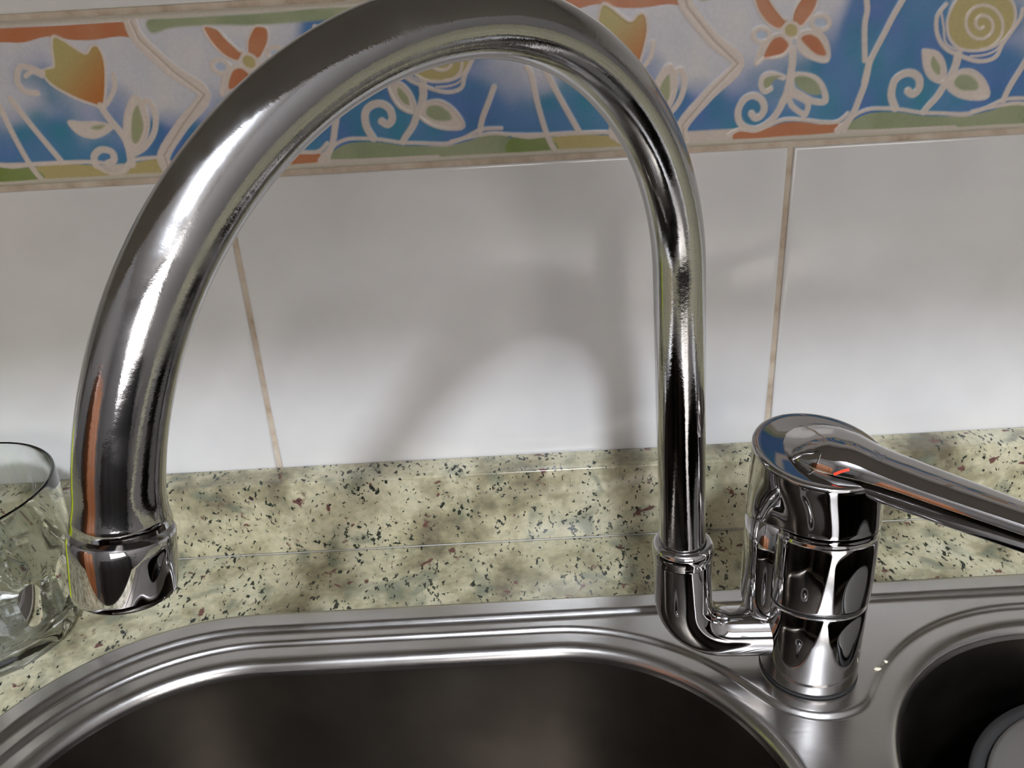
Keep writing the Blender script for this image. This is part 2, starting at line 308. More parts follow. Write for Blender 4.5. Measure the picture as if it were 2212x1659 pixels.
# painted border strip
DESIGN = json.loads('''[["f","orange",0.5,[[0.2,5.7],[3.9,6.4],[10.1,5.7],[16.2,7.2],[24.1,9.5],[33.4,9.3],[42.2,7.6],[50.3,7.4],[48.9,3.3],[22.8,2.9],[4.1,2.3],[0.4,2.3]]],["f","green",0.5,[[54.9,4.4],[57.6,8.5],[64.0,11.4],[71.3,11.9],[80.7,11.1],[90.2,9.1],[99.6,8.3],[112.1,7.3],[121.1,8.6],[129.8,11.6],[139.5,12.6],[141.3,3.8],[97.2,3.6]]],["f","green",0.5,[[114.5,7.5],[132.8,10.8],[143.9,9.7],[155.1,9.0],[160.7,8.2],[163.9,3.0],[143.5,2.5],[109.6,2.2]]],["f","yellow",0.5,[[162.4,8.6],[176.4,9.5],[191.0,7.6],[206.8,2.3],[222.5,4.7],[226.4,5.6],[226.5,2.8],[188.7,3.3],[165.0,2.4]]],["l",1.96,1.96,[[-2.2,4.9],[3.8,7.9],[10.0,6.9],[16.1,8.4],[24.0,11.0],[33.3,10.5],[42.1,8.8],[50.1,8.6],[54.7,12.3]]],["l",3.08,3.08,[[50.6,4.1],[56.7,10.9],[59.4,19.1],[61.4,27.1],[62.0,36.8]]],["l",1.82,1.82,[[53.8,3.3],[57.3,10.3],[63.7,13.5],[71.1,13.7],[80.4,12.6],[90.0,10.6],[99.3,9.8],[111.8,8.8],[120.7,11.0],[129.2,14.6],[139.1,14.7]]],["l",1.82,1.82,[[114.7,9.7],[132.9,12.5],[144.0,11.3],[157.4,10.5],[176.5,10.4],[191.0,9.8],[196.6,8.9]]],["l",1.82,1.82,[[144.7,10.9],[152.3,9.6],[163.9,10.1],[177.7,10.1],[190.2,9.7],[193.0,7.3],[195.8,4.9],[200.6,3.5],[204.9,4.4],[208.8,8.7],[214.3,10.0],[225.8,10.2]]],["f","yellow",0.5,[[166.4,6.8],[179.6,8.6],[190.9,8.0],[193.0,5.0],[200.3,2.3],[207.0,3.7],[210.9,8.0],[224.9,8.9],[220.8,1.2],[189.2,1.8],[166.3,2.5]]],["f","olive",0.5,[[143.7,9.5],[152.0,8.5],[161.7,8.5],[165.2,2.6],[141.6,2.8]]],["f","orange",0.5,[[116.8,72.4],[138.4,72.7],[165.4,73.5],[194.8,73.1],[225.1,72.7],[224.4,66.6],[217.3,67.0],[206.3,66.1],[196.7,66.6],[185.5,68.7],[174.1,66.8],[163.5,67.4],[142.0,67.6],[114.8,67.0]]],["f","green",1.5,[[232.6,73.5],[245.7,73.6],[283.6,73.5],[325.7,74.4],[325.1,69.5],[282.7,68.4],[266.1,69.3],[250.1,69.6],[242.0,69.3],[233.0,67.6]]],["l",2.66,2.66,[[56.9,66.0],[58.3,59.6],[58.0,52.0],[59.9,36.9]]],["l",2.8,2.8,[[74.6,64.0],[70.7,56.2],[67.6,48.7],[62.6,36.7],[60.8,27.1]]],["l",6.2,6.2,[[-26.2,73.0],[-24.3,65.3],[-11.5,49.9],[0.5,38.6],[-12.5,25.3],[-24.7,11.1],[-23.9,3.4]]],["l",2.0,2.0,[[21.6,57.2],[19.2,53.5],[13.7,56.0],[9.3,61.1],[7.2,65.5],[6.7,68.7],[11.7,67.4],[15.0,63.0],[20.7,56.7],[21.6,57.2]]],["f","orange",0.5,[[21.6,57.2],[19.2,53.5],[13.7,56.0],[9.3,61.1],[7.2,65.5],[6.7,68.7],[11.7,67.4],[15.0,63.0],[20.7,56.7]]],["l",2.0,2.0,[[25.0,55.4],[25.1,60.3],[27.6,65.0],[30.3,67.5],[34.5,66.2],[33.8,60.9],[30.8,56.2],[28.6,54.1],[25.0,55.4]]],["f","orange",0.5,[[25.0,55.4],[25.1,60.3],[27.6,65.0],[30.3,67.5],[34.5,66.2],[33.8,60.9],[30.8,56.2],[28.6,54.1]]],["l",2.4,2.4,[[23.1,49.5],[24.1,45.6],[21.4,41.8],[16.7,40.9],[12.5,40.9],[9.7,38.8],[9.0,39.1],[11.5,46.2],[14.8,49.4],[18.9,50.5],[23.1,49.5]]],["f","cream",0.5,[[23.1,49.5],[24.1,45.6],[21.4,41.8],[16.7,40.9],[12.5,40.9],[9.7,38.8],[9.0,39.1],[11.5,46.2],[14.8,49.4],[18.9,50.5]]],["f","orange",1.0,[[22.1,47.9],[23.5,45.6],[21.3,42.4],[16.7,41.2],[12.5,40.6],[13.4,44.5],[16.1,48.8],[19.6,49.7]]],["l",2.4,2.4,[[27.8,49.8],[32.4,51.2],[37.9,49.8],[41.4,44.6],[42.1,37.9],[35.4,39.4],[30.3,42.4],[28.2,45.9],[27.8,49.8]]],["f","cream",0.5,[[27.8,49.8],[32.4,51.2],[37.9,49.8],[41.4,44.6],[42.1,37.9],[35.4,39.4],[30.3,42.4],[28.2,45.9]]],["f","orange",1.0,[[29.1,48.6],[32.5,50.1],[36.9,48.2],[40.3,43.6],[41.3,40.2],[37.0,40.9],[31.8,45.1]]],["l",2.24,2.24,[[41.5,54.8],[41.3,53.6],[40.5,52.5],[39.3,51.9],[37.7,51.7],[36.1,52.1],[34.7,52.9],[33.7,54.0],[33.2,55.2],[33.4,56.5],[34.2,57.5],[35.5,58.1],[37.0,58.3],[38.6,57.9],[40.1,57.1],[41.1,56.0],[41.5,54.8]]],["f","pale",1.2,[[39.9,54.9],[39.7,54.2],[39.3,53.6],[38.5,53.2],[37.6,53.1],[36.6,53.3],[35.7,53.8],[35.1,54.4],[34.9,55.1],[35.0,55.9],[35.5,56.5],[36.2,56.8],[37.2,56.9],[38.1,56.7],[39.0,56.3],[39.6,55.6],[39.9,54.9]]],["l",2.24,2.24,[[14.4,50.8],[14.2,49.6],[13.5,48.7],[12.3,48.1],[10.8,47.9],[9.3,48.2],[8.0,49.0],[7.1,50.0],[6.7,51.2],[6.9,52.3],[7.7,53.3],[8.9,53.9],[10.4,54.0],[11.8,53.7],[13.1,53.0],[14.1,52.0],[14.4,50.8]]],["f","pale",1.2,[[12.9,50.9],[12.8,50.2],[12.3,49.6],[11.6,49.3],[10.7,49.2],[9.8,49.4],[9.0,49.8],[8.5,50.4],[8.3,51.1],[8.4,51.8],[8.8,52.3],[9.6,52.7],[10.4,52.8],[11.3,52.6],[12.1,52.2],[12.7,51.6],[12.9,50.9]]],["f","cream",1.0,[[28.6,52.2],[28.4,50.6],[27.6,49.4],[26.2,48.5],[24.5,48.3],[22.8,48.7],[21.3,49.7],[20.2,51.1],[19.7,52.7],[19.9,54.2],[20.8,55.5],[22.1,56.3],[23.8,56.6],[25.5,56.2],[27.1,55.2],[28.1,53.8],[28.6,52.2]]],["f","yellow",0.5,[[27.0,52.3],[26.9,51.2],[26.4,50.3],[25.5,49.7],[24.4,49.6],[23.3,49.9],[22.3,50.5],[21.6,51.5],[21.3,52.6],[21.4,53.7],[22.0,54.6],[22.9,55.1],[23.9,55.3],[25.0,55.0],[26.0,54.4],[26.7,53.4],[27.0,52.3]]],["l",3.64,3.64,[[25.4,43.8],[25.9,38.2],[25.6,31.4]]],["l",3.64,3.64,[[25.6,31.4],[24.7,24.5],[23.2,19.9]]],["l",3.36,3.36,[[23.2,20.5],[21.1,15.3],[17.2,10.2],[11.3,7.2],[5.6,8.4],[2.3,12.2],[2.0,17.5],[4.7,22.1],[8.9,23.3],[12.7,21.1],[14.3,16.9],[12.7,13.4],[10.3,12.6],[8.3,14.8]]],["l",2.8,2.8,[[22.3,31.0],[16.7,33.0],[13.2,32.1],[11.9,28.7],[13.7,25.1],[16.6,26.1]]],["f","olivepale",1.2,[[21.6,31.6],[16.8,32.1],[13.3,30.6],[13.8,26.8],[16.0,26.7],[18.1,30.1]]],["l",3.08,3.08,[[25.9,31.4],[29.5,31.7],[36.3,30.2],[40.9,25.9],[43.2,18.8],[37.4,19.1],[32.2,21.8],[27.0,25.5],[25.9,31.4]]],["f","green",1.0,[[27.8,30.7],[32.6,31.0],[37.7,28.4],[40.6,23.6],[39.5,21.9],[34.5,23.1],[29.3,26.6]]],["l",2.66,2.66,[[25.4,23.3],[27.1,17.9],[32.4,13.5],[34.3,12.8],[35.0,18.1],[30.4,21.3],[25.4,23.3]]],["l",2.8,2.8,[[97.5,57.5],[100.7,62.6],[107.8,64.9],[116.7,63.9],[123.5,59.3],[126.5,52.7],[125.4,46.1],[120.5,40.9],[113.1,39.0],[104.6,40.1],[99.0,44.8],[96.7,51.5],[97.5,57.5]]],["f","yellow",0.5,[[97.5,57.5],[100.7,62.6],[107.8,64.9],[116.7,63.9],[123.5,59.3],[126.5,52.7],[125.4,46.1],[120.5,40.9],[113.1,39.0],[104.6,40.1],[99.0,44.8],[96.7,51.5]]],["l",1.4,1.4,[[113.2,48.8],[113.0,48.5],[112.8,48.3],[112.5,48.2],[112.1,48.1],[111.6,48.2],[111.1,48.4],[110.6,48.7],[110.1,49.1],[109.7,49.7],[109.4,50.3],[109.3,51.0],[109.3,51.7],[109.5,52.4],[109.9,53.0],[110.4,53.4],[111.1,53.8],[112.0,53.9],[112.9,53.8],[113.9,53.5],[114.8,53.0],[115.7,52.3],[116.5,51.4],[117.1,50.3],[117.5,49.1],[117.7,48.0],[117.6,46.8],[117.2,45.7],[116.5,44.8],[115.5,44.1],[114.3,43.6],[113.0,43.5],[111.5,43.7],[110.0,44.2],[108.6,45.1],[107.3,46.2],[106.2,47.6],[105.3,49.2],[104.8,50.9],[104.7,52.5],[104.9,54.2],[105.6,55.6],[106.6,56.9],[107.9,57.8],[109.5,58.3],[111.4,58.5],[113.3,58.2],[115.3,57.4],[117.2,56.3],[118.9,54.8],[120.4,52.9],[121.5,50.9],[122.2,48.7],[122.4,46.5],[122.1,44.3],[121.2,42.4],[119.9,40.8],[118.2,39.6],[116.1,38.9],[113.7,38.7]]],["l",1.96,1.96,[[94.2,59.8],[90.9,54.6],[92.2,46.8],[96.8,40.5],[104.0,36.7],[113.5,33.4],[121.1,34.7],[123.5,40.7],[126.6,46.1],[129.6,51.9],[130.0,55.7]]],["l",0.98,0.98,[[92.2,57.7],[94.6,50.0],[97.1,42.2],[104.9,38.4]]],["l",0.98,0.98,[[109.5,35.9],[116.0,36.1],[121.1,38.1],[124.3,42.9]]],["l",3.92,3.08,[[103.4,36.8],[103.0,31.7],[100.9,26.1],[99.5,23.9],[96.8,18.2],[92.7,13.1],[91.2,10.8]]],["l",2.8,2.8,[[87.4,39.3],[93.0,37.9],[96.8,33.2],[98.4,26.8],[96.9,25.2],[92.2,27.7],[89.1,32.5],[87.4,39.3]]],["f","cream",0.5,[[87.4,39.3],[93.0,37.9],[96.8,33.2],[98.4,26.8],[96.9,25.2],[92.2,27.7],[89.1,32.5]]],["f","olivepale",1.0,[[92.0,36.8],[95.7,32.1],[96.1,28.1],[93.1,30.0],[91.2,34.0]]],["l",2.8,2.8,[[100.7,23.8],[104.2,28.2],[110.8,28.7],[117.1,24.0],[120.5,16.9],[113.6,16.4],[107.1,18.2],[102.3,21.4],[100.7,23.8]]],["f","cream",0.5,[[100.7,23.8],[104.2,28.2],[110.8,28.7],[117.1,24.0],[120.5,16.9],[113.6,16.4],[107.1,18.2],[102.3,21.4]]],["f","green",1.3,[[103.7,24.2],[105.6,27.3],[110.5,27.0],[114.7,23.6],[115.3,20.1],[109.2,20.1],[105.3,21.8]]],["l",3.64,3.64,[[77.3,13.4],[74.6,19.4],[74.9,25.8],[78.1,29.1],[82.8,29.7],[86.6,26.9],[87.3,22.2],[84.9,19.7],[82.2,21.3]]],["l",2.8,2.8,[[136.7,34.4],[134.3,28.8],[130.5,20.4],[128.7,14.1]]],["l",2.66,2.66,[[152.7,42.5],[154.7,38.3],[156.9,25.6],[160.8,10.4],[164.4,2.4]]],["l",2.8,2.8,[[160.8,42.0],[163.3,36.2],[169.0,24.9],[176.5,10.6]]],["l",2.52,2.52,[[179.4,53.4],[184.1,54.6],[185.6,56.1],[187.5,66.6],[190.5,67.4],[200.3,59.9],[204.9,63.1],[207.4,62.0],[207.9,53.8],[203.1,37.4],[198.7,37.7],[189.9,41.9],[181.7,48.1],[179.4,53.4]]],["f","tulip",0.5,[[179.4,53.4],[184.1,54.6],[185.6,56.1],[187.5,66.6],[190.5,67.4],[200.3,59.9],[204.9,63.1],[207.4,62.0],[207.9,53.8],[203.1,37.4],[198.7,37.7],[189.9,41.9],[181.7,48.1]]],["l",2.8,2.8,[[178.7,52.9],[174.4,55.2],[169.2,56.0],[166.3,49.9],[168.2,45.1],[173.8,43.8]]],["l",2.1,2.1,[[178.2,51.4],[174.5,53.6],[170.7,51.8]]],["l",2.24,2.24,[[211.5,50.6],[210.5,44.4],[206.1,38.3],[202.6,35.3]]],["l",3.08,3.92,[[201.8,36.4],[204.1,30.4],[209.1,21.4],[210.3,14.7],[209.7,7.5]]],["l",2.24,2.24,[[204.7,26.1],[199.0,28.0],[190.7,28.5],[185.3,29.3],[188.4,24.2],[194.6,22.0],[200.6,23.6],[204.7,26.1]]],["f","cream",0.5,[[204.7,26.1],[199.0,28.0],[190.7,28.5],[185.3,29.3],[188.4,24.2],[194.6,22.0],[200.6,23.6]]],["f","olivepale",1.2,[[201.5,27.0],[197.7,27.3],[194.5,26.1],[198.2,25.1]]],["l",2.8,2.8,[[210.3,14.7],[210.1,20.8],[213.3,31.5],[218.6,39.2],[221.5,35.3],[221.7,26.7],[218.2,19.3],[212.4,14.1],[210.3,14.7]]],["f","cream",0.5,[[210.3,14.7],[210.1,20.8],[213.3,31.5],[218.6,39.2],[221.5,35.3],[221.7,26.7],[218.2,19.3],[212.4,14.1]]],["f","olivepale",1.2,[[218.8,35.5],[215.3,30.3],[212.6,19.6],[215.0,17.8],[219.5,24.7],[219.7,32.2]]],["l",2.8,2.8,[[221.8,36.4],[224.8,37.3],[226.6,30.8],[224.0,22.2],[217.9,15.4],[212.0,12.4]]],["l",3.36,3.36,[[192.6,7.9],[192.6,12.4],[196.8,15.5],[201.6,14.1],[201.8,10.2],[198.5,8.7]]]]''')
PAINT = dict(orange=(0.50, 0.165, 0.07), green=(0.27, 0.32, 0.18), olive=(0.20, 0.27, 0.07), yellow=(0.50, 0.42, 0.19), cream=(0.70, 0.61, 0.54),
             pale=(0.47, 0.54, 0.66), olivepale=(0.36, 0.38, 0.22))
def border_paint(PW=250.9, PH=76.3, step=0.48):
    nu, nz = int(PW/step), int(PH/step)
    U, Zz = np.meshgrid(np.linspace(0, PW, nu+1), np.linspace(0, PH, nz+1))
    rng = np.random.default_rng(4)
    def smooth_noise(cell):
        a, b = int(PW/cell)+1, int(PH/cell)+3; g = rng.random((b, a)); g = np.concatenate([g, g[:, :1], g[:, 1:2]], 1)
        fx = U/PW*a; fy = Zz/PH*(b-2); ix = np.clip(fx.astype(int), 0, a-0); iy = fy.astype(int)
        tx = fx-ix; ty = fy-iy; tx = tx*tx*(3-2*tx); ty = ty*ty*(3-2*ty)
        ix1 = np.clip(ix+1, 0, a+1)
        return (g[iy, ix]*(1-tx)+g[iy, ix1]*tx)*(1-ty)+(g[iy+1, ix]*(1-tx)+g[iy+1, ix1]*tx)*ty
    h = np.interp(U, [0, 15, 34, 46, 56, 66, 92, 102, 125, 140, 155, 168, 180, 190, 215, 238, 251], [33, 36, 41, 58, 84, 92, 84, 60, 52, 42, 38, 48, 50, 40, 33, 28, 33])
    n1, n2 = smooth_noise(22), smooth_noise(9)
    wgt = np.clip((Zz - h + (n1-0.5)*26 + (n2-.5)*10)/30+0.5, 0, 1); wgt = wgt*wgt*(3-2*wgt)
    blue = np.stack([0.050+0.06*n2, 0.17+0.09*n1, 0.36+0.12*n2], -1); white = np.stack([0.70-0.09*n2, 0.67-0.06*n2, 0.68-0.02*n1], -1)
    C = blue*(1-wgt[..., None]) + white*wgt[..., None]
    lilac = np.clip(1-abs(wgt-0.55)*2.6, 0, 1)*n1; C = C*(1-.25*lilac[..., None]) + np.array([0.48, 0.44, 0.62])*.25*lilac[..., None]
    def over(mask, col):
        nonlocal C
        mask = mask[..., None]; C = C*(1-mask) + col*mask
    def seg_dist(P, x, z, w0, w1):
        best = np.full(x.shape, 1e9); n = len(P)
        L = [0.0]
        for i in range(n-1): L.append(L[-1]+math.hypot(P[i+1][0]-P[i][0], P[i+1][1]-P[i][1]))
        for i in range(n-1):
            ax, az = P[i]; bx, bz = P[i+1]; dx, dz = bx-ax, bz-az; q = dx*dx+dz*dz+1e-9
            t = np.clip(((x-ax)*dx+(z-az)*dz)/q, 0, 1); d = np.hypot(x-ax-t*dx, z-az-t*dz)
            ww = w0+(w1-w0)*(L[i]+t*(L[i+1]-L[i]))/max(L[-1], 1e-6)
            best = np.minimum(best, d-ww*0.5)
        return best
    def inside(P, x, z):
        r = np.zeros(x.shape, bool); n = len(P)
        for i in range(n):
            x1, z1 = P[i]; x2, z2 = P[(i+1) % n]
            if z1 == z2: continue
            c = ((z1 > z) != (z2 > z)) & (x < (x2-x1)*(z-z1)/(z2-z1)+x1); r ^= c
        return r
    def curve(P, closed=False):
        # Catmull-Rom smoothing
        if len(P) < 3: return P
        out = []; n = len(P); rngi = range(n if closed else n-1)
        g = (lambda i: P[i % n]) if closed else (lambda i: P[min(max(i, 0), n-1)])
        for i in rngi:
            p0, p1, p2, p3 = g(i-1), g(i), g(i+1), g(i+2)
            if math.hypot(p2[0]-p1[0], p2[1]-p1[1]) < 0.3: out.append(p1); continue
            for t in (0, .25, .5, .75):
                out.append([0.5*(2*p1[k]+(p2[k]-p0[k])*t+(2*p0[k]-5*p1[k]+4*p2[k]-p3[k])*t*t+(3*p1[k]-p0[k]-3*p2[k]+p3[k])*t**3) for k in (0, 1)])
        if not closed: out.append(P[-1])
        return out
    relief = np.zeros(U.shape)
    over(np.clip((8.5-Zz)/1.0, 0, 1), np.array(PAINT['cream'])*0.92)
    for it in DESIGN:
        P = it[3]
        for off in (-PW, 0, PW):
            Q = [[p[0]+off, p[1]] for p in P]
            xs = [p[0] for p in Q]; zs = [p[1] for p in Q]
            if max(xs) < -4 or min(xs) > PW+4: continue
            j0 = max(0, int((min(xs)-5)/step)); j1 = min(nu+1, int((max(xs)+5)/step)+2)
            i0 = max(0, int((min(zs)-5)/step)); i1 = min(nz+1, int((max(zs)+5)/step)+2)
            if j1 <= j0 or i1 <= i0: continue
            x, z = U[i0:i1, j0:j1], Zz[i0:i1, j0:j1]; full = np.zeros(U.shape)
            if it[0] == 'l':
                d = seg_dist(curve(Q), x, z, it[1], it[2]); mk = np.clip(0.5-d/0.7, 0, 1)
                full[i0:i1, j0:j1] = mk; over(full*0.94, np.array(PAINT['cream'])); relief = np.maximum(relief, full)
            else:
                pg = curve(Q, True) if it[1] not in ('orange',) or len(Q) > 4 else Q
                d = seg_dist(pg+pg[:1], x, z, 0, 0); s = np.where(inside(pg, x, z), -d, d)
                soft = it[2]*0.9; mk = np.clip(0.5-s/soft, 0, 1); full[i0:i1, j0:j1] = mk
                if it[1] == 'tulip':
                    t = np.clip((U-P[0][0]-off)/40 + (52-Zz)/38, 0, 1)[..., None]; t = t*t*(3-2*t)
                    col = np.array([0.48, 0.41, 0.17])*(1-t)+np.array([0.50, 0.18, 0.05])*t
                elif it[1] == 'orange':
                    t = (n2*0.6)[..., None]; col = np.array(PAINT['orange'])*(1-t*.5)+np.array([0.62, 0.42, 0.25])*t*.5
                elif it[1] in ('green', 'olive'):
                    t = n2[..., None]; col = np.array(PAINT[it[1]])*(1-t*.35)+np.array([0.55, 0.55, 0.38])*t*.35
                else: col = np.array(PAINT[it[1]])
                over(full, col)
                relief = relief*(1-full)
    # joint between two border tiles, in the middle of the chevron band
    for it in DESIGN:
        if it[0] == 'l' and it[1] == 6.2:
            for off in (0, PW):
                Q = [[p[0]+off, p[1]] for p in it[3]]; d = seg_dist(Q, U, Zz, 0.9, 0.9)
                over(np.clip(0.5-d/0.5, 0, 1)*0.7, np.array([0.45, 0.37, 0.28])); relief = relief*(1-np.clip(0.7-d/0.5, 0, 1))
    edge = np.clip((2.9+0.5*(n1-.5)-np.minimum(Zz, PH-Zz))/0.7, 0, 1); over(edge, np.array([0.60, 0.55, 0.46]))
    return C, relief, nu, nz
def build_border():
    C, rel, nu, nz = border_paint()
    g = 0.0014; z0, z1 = ZB+g, ZT-g
    PWm = 0.2509; starts = [0.1102+k*PWm for k in range(-4, 4)]
    X = []; cols = []; R = []
    for k, s in enumerate(starts):
        sl = slice(0, nu)
        X.append(s+PWm*np.arange(nu)/nu); cols.append(C[:, sl]); R.append(rel[:, sl])
    X = np.concatenate(X); C = np.concatenate(cols, 1); R = np.concatenate(R, 1)
    keep = (X > -0.78) & (X < 1.0)
    X, C, R = X[keep], C[:, keep], R[:, keep]
    Zs = np.linspace(z0, z1, nz+1); nx = len(X)
    xx, zz = np.meshgrid(X, Zs); ed = np.minimum(zz-z0, z1-zz); dome = np.clip(1-ed/0.0018, 0, 1)**2
    yy = -0.0006 + dome*0.0014 - R*0.00025
    V = np.stack([xx, yy, zz], -1).reshape(-1, 3).astype(np.float32)
    idx = np.arange((nz+1)*nx).reshape(nz+1, nx)
    F = np.stack([idx[:-1, :-1], idx[:-1, 1:], idx[1:, 1:], idx[1:, :-1]], -1).reshape(-1, 4)
    me = bpy.data.meshes.new('trim_1')
    me.vertices.add(len(V)); me.vertices.foreach_set('co', V.ravel())
    me.loops.add(F.size); me.loops.foreach_set('vertex_index', F.ravel().astype(np.int32))
    me.polygons.add(len(F)); me.polygons.foreach_set('loop_start', np.arange(0, F.size, 4, dtype=np.int32))
    me.polygons.foreach_set('use_smooth', np.ones(len(F), bool))
    me.update(calc_edges=True)
    at = me.color_attributes.new('paint', 'FLOAT_COLOR', 'POINT')
    rgba = np.concatenate([C.reshape(-1, 3), np.ones((len(V), 1))], 1).astype(np.float32); at.data.foreach_set('color', rgba.ravel())
    me.materials.append(M['decor'])
    o = bpy.data.objects.new('trim_1', me); COL.objects.link(o); tag(o, kind='structure')
    # the same strip goes on, plain, to the left and right of what the photograph shows
    for n, (a, b) in (('trim_2', (XL, float(X[0]))), ('trim_3', (float(X[-1]), XR))):
        v, f = tile_verts(a, b, z0, z1, 0.0012, -0.0006); tag(sharp(link_mesh(n, v, f, M['glaze']), 50), kind='structure')
build_border()

# ---------------------------------------------------------------- worktop and upstand
def rrect(x0, x1, y0, y1, r, n=24, off=0.0):
    """rounded rectangle, counter-clockwise; off > 0 grows it"""
    P = []
    for cx, cy, a0 in ((x1-r, y1-r, 0), (x0+r, y1-r, 90), (x0+r, y0+r, 180), (x1-r, y0+r, 270)):
        for i in range(n+1):
            a = math.radians(a0+90*i/n); P.append((cx+(r+off)*math.cos(a), cy+(r+off)*math.sin(a)))
    return P
def bm_loop(bm, pts, z):
    vs = [bm.verts.new((p[0], p[1], z)) for p in pts]; es = [bm.edges.new((vs[i], vs[(i+1) % len(vs)])) for i in range(len(vs))]
    return vs, es
SINK = (-0.260, 0.430, -0.560, -0.0738, 0.120)
OUT = rrect(*SINK, n=40)
def build_counter():
    bm = bmesh.new()
    hole = rrect(*SINK, n=24, off=-0.009)
    A = [(-1.5, -0.62), (1.4, -0.62), (1.4, -0.0005), (-1.5, -0.0005)]
    layers = []
    for z in (0.0, -0.03):
        va, ea = bm_loop(bm, A, z); vh, eh = bm_loop(bm, hole, z)
        bmesh.ops.triangle_fill(bm, edges=ea+eh, use_beauty=True); layers.append((va, vh))
    for k in (0, 1):
        t, b = layers[0][k], layers[1][k]
        for i in range(len(t)): bm.faces.new((t[i], t[(i+1) % len(t)], b[(i+1) % len(t)], b[i]))
    o = from_bm('worktop', bm, M['granite'])
    tag(o, 'flat speckled cream and green granite worktop around the steel sink', 'worktop')
build_counter()
up = box('granite_upstand', -1.5, 1.4, -0.0200, -0.0008, 0.0002, 0.0466, M['granite'], None, 0.0012, 3)
tag(up, 'low speckled granite upstand along the foot of the tiled wall', 'upstand')
def sealant():
    prof = [(-0.0201, 0.0004), (-0.0201, 0.0008), (-0.0203, 0.0006), (-0.0206, 0.0004)]
    V, F = [], []
    for x in (-1.5, 1.4):
        for y, z in prof: V.append((x, y, z))
    for i in range(4): F.append((i, (i+1) % 4, 4+(i+1) % 4, 4+i))
    F += [(3, 2, 1, 0), (4, 5, 6, 7)]
    o = link_mesh('sealant_bead', V, F, M['silicone'], None, False)
    tag(o, 'thin pale sealant line where the granite upstand meets the worktop', 'sealant')
sealant()

# ---------------------------------------------------------------- sink
CL, CR, CT = (0.010, -0.200), (0.238, -0.202), (0.1257, -0.127)
LB = (-0.230, 0.105, -0.500, -0.1065, 0.0965)      # left bowl edge
RB = (0.1445, 0.372, -0.400, -0.1075, 0.0950)      # right bowl edge
ZR = -0.0020                                       # recessed level
def smin_h(a, b, k):
    h = max(k-abs(a-b), 0)/k; return min(a, b)-h*h*k*0.25
def sd_rr(x, y, R, off):
    x0, x1, y0, y1, r = R; cx, cy = (x0+x1)/2, (y0+y1)/2; hx, hy = (x1-x0)/2-r, (y1-y0)/2-r
    dx, dy = abs(x-cx)-hx, abs(y-cy)-hy
    return math.hypot(max(dx, 0), max(dy, 0))+min(max(dx, dy), 0)-r-off
def recess_outline():
    """outline of the recessed zone: both bowls' surrounds joined, with a bay around the tap ledge"""
    o = 0.0145; pts = []
    def arc(c, r, a0, a1, n):
        return [(c[0]+r*math.cos(math.radians(a0+(a1-a0)*i/n)), c[1]+r*math.sin(math.radians(a0+(a1-a0)*i/n))) for i in range(n+1)]
    def isect(c0, r0, c1, r1, lower=True):
        dx, dy = c1[0]-c0[0], c1[1]-c0[1]; d = math.hypot(dx, dy); a = (r0*r0-r1*r1+d*d)/(2*d); h = math.sqrt(max(r0*r0-a*a, 0))
        mx, my = c0[0]+a*dx/d, c0[1]+a*dy/d
        c = [(mx-h*dy/d, my+h*dx/d), (mx+h*dy/d, my-h*dx/d)]
        return min(c, key=lambda p: p[1])
    rl = LB[4]+o; rr = RB[4]+o; rt = 0.0285
    cl = (LB[1]-LB[4], LB[3]-LB[4]); cr = (RB[0]+RB[4], RB[3]-RB[4])
    A = isect(cl, rl, CT, rt); B = isect(cr, rr, CT, rt)
    ang = lambda c, p: math.degrees(math.atan2(p[1]-c[1], p[0]-c[0]))
    # clockwise: left-bottom, up the left side, along the back, round the tap, right bowl, down, back along the front
    clb = (LB[0]+LB[4], LB[3]-LB[4])
    pts += arc(clb, rl, 180, 90, 30)
    pts += arc(cl, rl, 90, ang(cl, A), 30)
    a0, a1 = ang(CT, A), ang(CT, B)
    if a0 > 0: a0 -= 360
    if a1 < a0: a1 += 360
    pts += arc(CT, rt, a0, a1, 24)
    b0 = ang(cr, B); b0 = b0 if b0 > 0 else b0+360
    pts += arc(cr, rr, b0, 90, 30)
    cr2 = (RB[1]-RB[4], RB[3]-RB[4]); pts += arc(cr2, rr, 90, 0, 24)
    cr3 = (RB[1]-RB[4], LB[2]+LB[4]); pts += arc(cr3, rr, 0, -90, 20)
    cl3 = (LB[0]+LB[4], LB[2]+LB[4]); pts += arc(cl3, rl, -90, -180, 20)
    # resample evenly, then relax the corners
    P = np.array(pts); P = np.vstack([P, P[:1]]); s = np.r_[0, np.cumsum(np.linalg.norm(np.diff(P, axis=0), axis=1))]
    n = 1100; t = np.linspace(0, s[-1], n, endpoint=False); Q = np.stack([np.interp(t, s, P[:, 0]), np.interp(t, s, P[:, 1])], 1)
    for _ in range(14): Q = (np.roll(Q, 1, 0)+2*Q+np.roll(Q, -1, 0))/4
    return Q[::-1]
def offset_loop(Q, d):
    T = np.roll(Q, -1, 0)-np.roll(Q, 1, 0); T /= np.linalg.norm(T, axis=1)[:, None]
    return Q + d*np.stack([T[:, 1], -T[:, 0]], 1)      # + is outwards for a counter-clockwise loop
